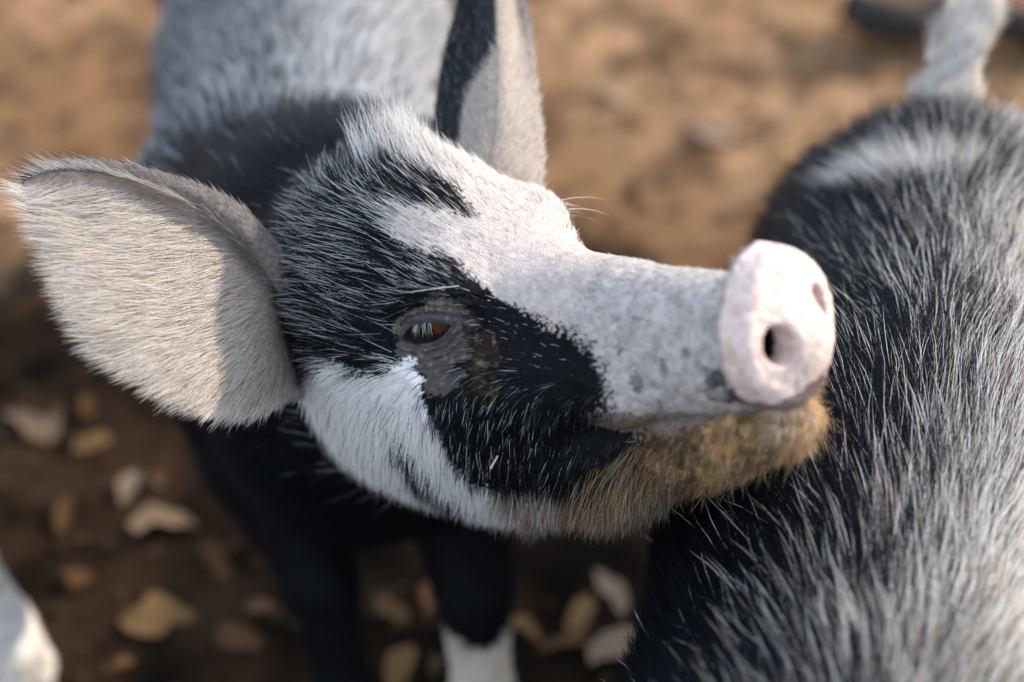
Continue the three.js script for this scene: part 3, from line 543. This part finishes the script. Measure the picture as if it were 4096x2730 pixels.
// ---------- the second pig, back turned up to the viewer, tail away ----------
const P2_TRUNK = [[0.36, 0.505, -0.915, 0.15], [0.29, 0.485, -0.68, 0.165], [0.2, 0.49, -0.38, 0.155], [0.14, 0.46, -0.17, 0.12]];
const P2_LEGS = [
  [[0.28, 0.4, -0.9, 0.1], [0.27, 0.29, -0.94, 0.06], [0.275, 0.2, -1.0, 0.036], [0.275, 0.085, -0.97, 0.027], [0.275, 0.04, -0.95, 0.03]],
  [[0.46, 0.4, -0.88, 0.1], [0.47, 0.29, -0.92, 0.06], [0.475, 0.2, -0.98, 0.036], [0.475, 0.085, -0.95, 0.027], [0.475, 0.04, -0.93, 0.03]],
  [[0.12, 0.42, -0.33, 0.08], [0.105, 0.3, -0.31, 0.055], [0.1, 0.2, -0.27, 0.035], [0.1, 0.085, -0.27, 0.027], [0.1, 0.04, -0.25, 0.03]],
  [[0.28, 0.42, -0.3, 0.08], [0.285, 0.3, -0.28, 0.055], [0.28, 0.2, -0.24, 0.035], [0.28, 0.085, -0.24, 0.027], [0.28, 0.04, -0.22, 0.03]],
];
const P2_HEAD = [[[0.14, 0.46, -0.17, 0.12], [0.1, 0.4, -0.02, 0.085]], [[0.1, 0.4, -0.02, 0.08], [0.075, 0.29, 0.09, 0.05]], [[0.075, 0.29, 0.09, 0.05], [0.062, 0.225, 0.145, 0.04]]];
const tp = (px, py, d, r) => wp(at(px, py, d), r);
const TAIL = [tp(3785, 400, 1.19, 0.028), tp(3820, 280, 1.185, 0.0165), tp(3868, 170, 1.18, 0.0145), tp(3912, 90, 1.185, 0.0145), tp(3895, 50, 1.21, 0.012), tp(3830, 62, 1.235, 0.009), tp(3760, 150, 1.24, 0.007), tp(3705, 245, 1.235, 0.004)];
const p2Trunk = bodyOf(P2_TRUNK, P2_LEGS, P2_HEAD), p2Tail = chain(...TAIL);
const pig2Field = (x, y, z) => { const d = p2Trunk(x, y, z); let e = 1e9; for (const [a, b] of p2Tail) e = smin(e, cap(x, y, z, a, b), 0.006); return smin(d, e, 0.012); };
const P2_DIR = V(0.36 - 0.2, 0, -0.915 + 0.38).normalize(), P2_RIGHT = V(-P2_DIR.z, 0, P2_DIR.x); // towards its tail; to the right of the picture
const p2Along = (x, z) => (x - 0.29) * P2_DIR.x + (z + 0.68) * P2_DIR.z, p2Across = (x, z) => (x - 0.29) * P2_RIGHT.x + (z + 0.68) * P2_RIGHT.z;
function p2Light(x, y, z) {
  const m = p2Across(x, z), s = p2Along(x, z), n = fbm(x * 16, y * 16, z * 16) - 0.5;
  if (s > 0.31 && y > 0.52) return clamp(0.9 + n, 0, 1);
  let v = sstep(-0.12, 0.05, m + n * 0.08) * 0.75 + 0.03;
  const patch = Math.hypot((m + 0.05 + n * 0.03) / 0.05, (s - 0.2 - n * 0.03) / 0.024);
  v = Math.max(v * lerp(1, 0.35, sstep(0.16, 0.21, s) * sstep(0.02, -0.05, m)), sstep(1.1, 0.8, patch) * 0.95);
  if (m > 0.0) v = Math.max(v, sstep(-0.01, 0.06, m + n * 0.05) * 0.98);
  return v * sstep(0.36, 0.5, y);
}
const pig2Geo = meshField(pig2Field, [-0.1, 0.0, -1.25], [0.7, 0.8, 0.25], 0.006);
paint(pig2Geo, (x, y, z) => { const g = 0.7 + 0.6 * noise3(x * 250, y * 250, z * 250), k = p2Light(x, y, z); return tint(mixc([0.005, 0.0055, 0.007], [0.74, 0.67, 0.62], k * k), g); });
const pig2 = new THREE.Group();
pig2.name = 'pig_001';
scene.add(tagged(pig2, 'dark grey and white pig seen from above its back, pale curled tail raised', 'pig', 'hairy pigs standing close together'));
function simpleEar(root, tip, wide, up) { const R = root.length(), s = new THREE.Shape([[-0.5, 0], [-0.62, 0.35], [-0.35, 0.8], [0, 1], [0.4, 0.75], [0.6, 0.35], [0.5, 0]].map(([x, y]) => new THREE.Vector2(x * wide, y * tip.clone().sub(root).length()))), g = new THREE.ExtrudeGeometry(s, { depth: 0.004, bevelEnabled: true, bevelSize: 0.002, bevelThickness: 0.002, bevelSegments: 2, steps: 1 }); g.deleteAttribute('uv'); const y = tip.clone().sub(root).normalize(), z = up.clone().addScaledVector(y, -up.dot(y)).normalize(), x = V().crossVectors(y, z); const p = g.attributes.position; for (let i = 0; i < p.count; i++) p.setZ(i, p.getZ(i) + 6 * (p.getX(i) ** 2)); g.applyMatrix4(new THREE.Matrix4().makeBasis(x, y, z).setPosition(root)); g.computeVertexNormals(); const q = g.toNonIndexed ? g : g; return q; }
const ears2 = [simpleEar(V(0.06, 0.5, -0.07), V(-0.03, 0.5, 0.06), 0.11, V(0, 1, 0.4)), simpleEar(V(0.18, 0.5, -0.04), V(0.24, 0.49, 0.1), 0.11, V(0, 1, 0.4))].map((g) => { if (!g.index) g.setIndex([...Array(g.attributes.position.count).keys()]); return paint(g, () => [0.05, 0.045, 0.045]); });
mesh('body', unwrap(mergeGeometries([pig2Geo, ...ears2])), MAT.skin, pig2);
addHooves(pig2, P2_LEGS, -0.25);
const r2 = rng(23), fur2 = new Fur();
sow(pig2Geo, r2, 520000, (p, N) => {
  if (p.y < 0.2 || p.z > 0.0 || N.y < -0.5) return null;
  const m = p2Across(p.x, p.z), s = p2Along(p.x, p.z), seen = p.z > -0.36 ? 0.3 : 1, k = p.y < 0.42 ? 0.35 : 1;
  return { density: (m > 0.16 ? 200000 : 440000) * k * seen, m, s };
}, (p, N, q) => {
  const { m, s } = q, tail = s > 0.3 && p.y > 0.56;
  D.copy(P2_DIR).addScaledVector(P2_RIGHT, clamp(m / 0.12, -1, 1) * 0.75).add(V(0, -0.25, 0));
  if (tail) D.set(0.3, 0.8, -0.3);
  D.addScaledVector(P2_RIGHT, (noise3(p.x * 24, p.y * 24, p.z * 24) - 0.5) * 0.9).addScaledVector(P2_DIR, (noise3(p.x * 24 + 5, p.y * 24, p.z * 24) - 0.5) * 0.5);
  tangent(D, N);
  const light = tail ? 0.97 : p2Light(p.x, p.y, p.z), v = r2() < light * lerp(0.28, 1, sstep(0.45, 1, light)), k = 0.75 + 0.4 * r2();
  const c = v ? (r2() < 0.2 ? tint(H.cream, k) : tint(H.white, k * 1.05)) : tint(H.black, 0.7 + r2());
  fur2.add(r2, p, N, D, (tail ? 0.02 : lerp(0.024, 0.046, sstep(0.46, 0.58, p.y))) * (0.65 + 0.7 * r2()), (v ? lerp(0.00062, 0.00042, sstep(0.5, 0.9, light))   : 0.0004), lerp(0.36, 0.16, sstep(0.0, 0.08, m)), c, v && r2() < 0.2 ? tint(H.cream, 1.1) : c, { mess: lerp(0.4, 0.22, sstep(0, 0.08, m)), curl: 0.7, pull: pullTo(p, N, 0.015, 0.6), grav: 0.15 });
});
fur2.build(pig2);
console.log('pig 2 hairs', fur2.count);

// ---------- a third pig, of which only a pale foot comes into view on the left ----------
const P3_TRUNK = [[-0.80, 0.47, -0.97, 0.13], [-1.05, 0.45, -1.0, 0.145], [-1.35, 0.46, -1.02, 0.135], [-1.5, 0.46, -1.03, 0.1]];
const P3_LEGS = [
  [[-0.72, 0.4, -0.92, 0.085], [-0.625, 0.28, -0.92, 0.06], [-0.565, 0.18, -0.905, 0.042], [-0.53, 0.085, -0.885, 0.035], [-0.512, 0.042, -0.868, 0.036]],
  [[-0.8, 0.4, -1.05, 0.085], [-0.78, 0.28, -1.06, 0.055], [-0.74, 0.19, -1.06, 0.036], [-0.76, 0.085, -1.06, 0.029], [-0.77, 0.042, -1.06, 0.031]],
  [[-1.32, 0.4, -0.94, 0.08], [-1.32, 0.28, -0.93, 0.055], [-1.33, 0.19, -0.93, 0.036], [-1.33, 0.085, -0.93, 0.029], [-1.34, 0.042, -0.93, 0.031]],
  [[-1.32, 0.4, -1.09, 0.08], [-1.32, 0.28, -1.1, 0.055], [-1.33, 0.19, -1.1, 0.036], [-1.33, 0.085, -1.1, 0.029], [-1.34, 0.042, -1.1, 0.031]],
];
const P3_HEAD = [[[-1.5, 0.46, -1.03, 0.1], [-1.66, 0.42, -1.04, 0.08]], [[-1.66, 0.42, -1.04, 0.08], [-1.84, 0.33, -1.05, 0.04]]];
const pig3Geo = meshField(bodyOf(P3_TRUNK, P3_LEGS, P3_HEAD), [-2.0, 0.0, -1.3], [-0.4, 0.75, -0.75], 0.008);
paint(pig3Geo, (x, y, z) => { const g = 0.75 + 0.5 * noise3(x * 150, y * 150, z * 150), mud = sstep(0.5, 0.65, fbm(x * 45, y * 45, z * 45)) * (y < 0.07 ? 1 : 0.35); return tint(mixc(y < 0.26 ? [0.8, 0.74, 0.66] : [0.03, 0.03, 0.03], [0.2, 0.12, 0.06], mud * 0.7), g); });
const pig3 = new THREE.Group();
pig3.name = 'pig_002';
scene.add(tagged(pig3, 'pig mostly out of view, only its pale foot standing in the lower left corner', 'pig', 'hairy pigs standing close together'));
const ears3 = [simpleEar(V(-1.62, 0.5, -0.98), V(-1.58, 0.56, -0.86), 0.1, V(-0.6, 0.8, 0.3)), simpleEar(V(-1.62, 0.5, -1.1), V(-1.58, 0.56, -1.22), 0.1, V(-0.6, 0.8, -0.3))].map((g) => { if (!g.index) g.setIndex([...Array(g.attributes.position.count).keys()]); return paint(g, () => [0.05, 0.045, 0.045]); });
mesh('body', unwrap(mergeGeometries([pig3Geo, ...ears3])), MAT.skin, pig3);
addHooves(pig3, P3_LEGS, 0.35);
const r3 = rng(31), fur3 = new Fur();
sow(pig3Geo, r3, 200000, (p) => (p.x > -0.85 ? { density: p.x > -0.68 && p.y > 0.03 ? 200000 : 60000 } : null), (p, N) => { D.set(-0.1, -1, 0.1); tangent(D, N); const c = p.y < 0.26 ? tint(H.white, 0.75 + 0.3 * r3()) : tint(H.black, 1 + r3()); fur3.add(r3, p, N, D, 0.012 * (0.7 + 0.6 * r3()), 0.0004, 0.3, c, c, { mess: 0.4 }); });
fur3.build(pig3);

// ---------- the ground: trodden earth under old leaves ----------
const groundY = (x, z) => 0.05 * (fbm(x * 1.1 + 9, 0, z * 1.1) - 0.5) * 1.0 + 0.022 * (fbm(x * 9, 4, z * 9) - 0.5) - 0.012;
{
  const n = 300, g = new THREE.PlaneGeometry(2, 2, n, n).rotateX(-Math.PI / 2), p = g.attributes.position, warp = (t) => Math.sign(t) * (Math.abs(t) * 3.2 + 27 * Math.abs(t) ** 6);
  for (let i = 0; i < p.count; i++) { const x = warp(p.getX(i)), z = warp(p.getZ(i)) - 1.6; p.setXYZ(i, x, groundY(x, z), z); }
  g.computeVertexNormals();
  paint(g, (x, y, z) => { const a = fbm(x * 2.6, 1, z * 2.6), b = fbm(x * 16, 7, z * 16), c = noise3(x * 90, 3, z * 90), k = 0.7 + 0.6 * c, litterShade = sstep(-1.75, -1.45, z + (fbm(x * 1.7 + 3, 2, z * 1.7) - 0.5) * 0.9 + (b - 0.5) * 0.5); return tint(mixc(mixc(mixc([0.2, 0.108, 0.053], [0.38, 0.222, 0.118], sstep(0.3, 0.7, a)), [0.09, 0.05, 0.028], sstep(0.52, 0.72, b) * 0.8), mixc([0.009, 0.006, 0.004], [0.04, 0.022, 0.012], sstep(0.35, 0.7, b)), litterShade), k); }); // dry earth, and dark litter by the pigs, with their shade painted in
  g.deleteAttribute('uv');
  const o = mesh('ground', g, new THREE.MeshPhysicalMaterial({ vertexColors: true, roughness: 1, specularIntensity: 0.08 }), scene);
  o.userData.kind = 'structure';
}
function leafGeo(seed) { // a curled oval leaf, about 1 long, lying in xz
  const r = rng(seed), n = 7, pos = [], idx = [], cup = 0.08 + 0.2 * r(), bend = (r() - 0.5) * 0.7, tw = (r() - 0.5) * 0.8;
  for (let i = 0; i <= n; i++) { const t = i / n, w = 0.26 * Math.sin(Math.PI * Math.pow(t, 0.7)) ** 0.8 + 0.012; for (const s of [-1, 0, 1]) { const x = s * w * (0.45 + 0.9 * r()), yy = Math.abs(s) * cup * w * 1.6 + bend * (t - 0.5) * (t - 0.5), a = tw * (t - 0.5); pos.push(x * Math.cos(a), yy + x * Math.sin(a) + 0.02, t - 0.5); } }
  for (let i = 0; i < n; i++) for (const j of [0, 1]) { const a = i * 3 + j; idx.push(a, a + 3, a + 1, a + 1, a + 3, a + 4); }
  const g = new THREE.BufferGeometry(); g.setAttribute('position', new THREE.Float32BufferAttribute(pos, 3)); g.setIndex(idx); g.computeVertexNormals(); return g;
}
const LEAVES = [1, 2, 3, 4].map(leafGeo), leafTones = [[0.42, 0.24, 0.1], [0.3, 0.15, 0.06], [0.45, 0.29, 0.17], [0.2, 0.1, 0.05], [0.4, 0.2, 0.1], [0.48, 0.33, 0.22]];
const leafMat = (c) => new THREE.MeshPhysicalMaterial({ color: new THREE.Color().setRGB(...c), roughness: 0.9, specularIntensity: 0.2, transmission: 0.15, thickness: 0, side: THREE.DoubleSide });
{
  const r = rng(77), M4 = new THREE.Matrix4(), Q = new THREE.Quaternion(), E = new THREE.Euler(), col = new THREE.Color();
  LEAVES.forEach((g, k) => {
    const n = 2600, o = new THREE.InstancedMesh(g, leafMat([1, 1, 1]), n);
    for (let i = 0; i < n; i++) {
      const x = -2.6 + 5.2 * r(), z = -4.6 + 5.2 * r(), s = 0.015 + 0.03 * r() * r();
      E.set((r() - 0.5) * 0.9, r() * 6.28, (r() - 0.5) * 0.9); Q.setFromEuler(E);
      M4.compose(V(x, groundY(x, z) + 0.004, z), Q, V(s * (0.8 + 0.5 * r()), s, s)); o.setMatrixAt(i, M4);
      const c = leafTones[Math.floor(r() * 6)], d = (z > -1.6 ? 0.1 : 0.3) + 0.45 * r() * r() * r(); o.setColorAt(i, col.setRGB(c[0] * d, c[1] * d, c[2] * d));  // leaves near the pigs are tinted darker, standing in for shade
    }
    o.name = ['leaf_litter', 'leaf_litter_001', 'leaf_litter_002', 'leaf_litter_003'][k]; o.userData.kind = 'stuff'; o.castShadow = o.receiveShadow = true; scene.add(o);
  });
}
// the larger leaves one can tell apart, where the photograph shows them on the ground
const leafSpots = [ // where the photograph shows it, size, tone, darkness, what tells it apart
  [100, 1650, 0.13, 5, 0.4, 'large greyish leaf at the left edge below the tip of the spread ear'],
  [350, 1740, 0.075, 0, 0.5, 'tan leaf on dark soil below the lower edge of the spread ear'],
  [510, 1900, 0.08, 5, 0.6, 'pinkish leaf on dark soil close left of the pig chest'],
  [630, 1885, 0.045, 1, 0.5, 'small rusty leaf beside the black chest of the pig'],
  [640, 2050, 0.12, 2, 0.7, 'long pale tan leaf lying against the outline of the black shoulder'],
  [250, 2015, 0.07, 1, 0.5, 'rusty orange leaf halfway down the left side, above the pale foot'],
  [620, 2430, 0.1, 0, 0.7, 'bright tan leaf alone on dark soil right of the pale foot'],
  [1035, 2400, 0.045, 4, 0.6, 'small reddish leaf touching the outline of the right foreleg'],
  [460, 2630, 0.045, 4, 0.5, 'small reddish leaf near the bottom edge beside the pale foot'],
  [860, 2225, 0.08, 4, 0.35, 'dull reddish leaf beside the elbow of the black foreleg'],
  [300, 2265, 0.06, 1, 0.4, 'dim brown leaf just above the pale foot at the lower left'],
  [940, 2530, 0.09, 4, 0.4, 'dull slanting leaf left of the black foreleg near the bottom edge'],
  [330, 1560, 0.06, 1, 0.4, 'small brown leaf right under the lower edge of the spread ear'],
  [1560, 2390, 0.07, 0, 0.5, 'orange leaf between the forelegs, upper left one'],
  [1720, 2345, 0.065, 4, 0.7, 'orange brown leaf under the chest, beside the white-footed leg'],
  [1590, 2630, 0.08, 0, 0.7, 'bright orange leaf between the forelegs near the bottom edge'],
  [2110, 2460, 0.07, 0, 0.7, 'golden leaf just right of the white-footed foreleg'],
  [2330, 2395, 0.09, 0, 0.8, 'large tan leaf between the two pigs under the jaw'],
  [2440, 2300, 0.1, 5, 0.8, 'greyish pink leaf under the jaw beside the dark flank'],
  [2490, 2540, 0.12, 5, 0.8, 'large pale leaf near the bottom edge beside the dark flank'],
  [2250, 2520, 0.07, 4, 0.5, 'dull reddish leaf between golden leaf and large pale leaf'],
  [2460, 320, 0.1, 5, 0.9, 'pale leaf on sunlit earth right of the upright ear'],
  [2870, 480, 0.13, 5, 0.9, 'largest pale leaf on the sunlit earth above the snout'],
  [3160, 400, 0.09, 2, 0.8, 'tan leaf on sunlit earth left of the pig rump'],
];
leafSpots.forEach(([px, py, size, tone, dark, label], i) => {
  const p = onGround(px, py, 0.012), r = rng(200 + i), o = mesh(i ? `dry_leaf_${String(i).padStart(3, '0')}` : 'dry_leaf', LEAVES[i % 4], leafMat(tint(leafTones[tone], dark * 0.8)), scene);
  o.position.set(p.x, groundY(p.x, p.z) + 0.006, p.z); o.scale.set(size * (0.55 + 0.5 * r()), size * 0.7, size * (0.55 + 0.35 * r())); o.rotation.set((r() - 0.5) * 0.5, r() * 6.28, (r() - 0.5) * 0.6);
  tagged(o, label, 'leaf', 'dry leaves on the ground');
});
{ // a dark crooked tube lying on the ground at the top right
  const pts = [onGround(3400, 30, 0.03), onGround(3520, 80, 0.035), onGround(3650, 95, 0.04), onGround(3790, 40, 0.04), onGround(3960, 70, 0.04), onGround(4080, 110, 0.035), onGround(4350, 160, 0.03)], curve = new THREE.CatmullRomCurve3(pts), g = new THREE.TubeGeometry(curve, 60, 0.035, 14), p = g.attributes.position, n = g.attributes.normal;
  for (let i = 0; i < p.count; i++) { const k = (noise3(p.getX(i) * 40, p.getY(i) * 40, p.getZ(i) * 40) - 0.5) * 0.014; p.setXYZ(i, p.getX(i) + n.getX(i) * k, p.getY(i) + n.getY(i) * k, p.getZ(i) + n.getZ(i) * k); }
  g.computeVertexNormals(); g.deleteAttribute('uv');
  paint(g, (x, y, z) => tint([0.03, 0.022, 0.017], 0.5 + noise3(x * 60, y * 200, z * 60)));
  tagged(mesh('dark_crooked_shape', g, new THREE.MeshStandardMaterial({ vertexColors: true, roughness: 0.95 }), scene), 'dark crooked shape on the ground behind the curled tail', 'dark_shape');
}
{ // a bit of straw caught in the cheek hair
  const a = fromHead(0.03, -0.1, -0.0745), g = new THREE.CylinderGeometry(0.0006, 0.0009, 0.0095, 6).rotateZ(-0.5); g.deleteAttribute('uv');
  const o = mesh('straw_bit', g, new THREE.MeshStandardMaterial({ color: new THREE.Color().setRGB(0.6, 0.45, 0.28), roughness: 0.7 }), scene);
  o.position.copy(at(1977, 1850, 0.905)); o.rotation.x = -0.6;
  tagged(o, 'tiny bit of pale straw caught in the black cheek hair', 'straw');
}
// ---------- added boards and posts, unseen past the right edge, shaped to shade the ground ----------
{
  const addedFence = new THREE.Group(); addedFence.name = 'added_board_fence'; addedFence.position.set(1.6, 0, -1.55); scene.add(tagged(addedFence, 'added wooden boards on posts, unseen at right, shading the ground', 'addedFence'));
  const wood = [[0.2, 0.15, 0.11], [0.17, 0.13, 0.1], [0.23, 0.17, 0.12]].map((c) => new THREE.MeshStandardMaterial({ color: new THREE.Color().setRGB(...c), roughness: 0.9 })), board = new THREE.BoxGeometry(0.025, 0.12, 1.8), post = new THREE.BoxGeometry(0.09, 1.14, 0.09);
  [[0.69, -2.2], [0.815, -2.2], [0.94, -2.2], [1.065, -2.2]].forEach(([y, far], i) => { const len = -0.4 - far, o = mesh('board', board, wood[i % 3], addedFence); o.position.set(0, y, -0.4 - len / 2 + 1.55); });
  for (const z of [-2.15, -1.3, -0.45]) { const o = mesh('post', post, wood[1], addedFence); o.position.set(0.059, 0.55, z + 1.55); }
}
renderer.render(scene, camera);
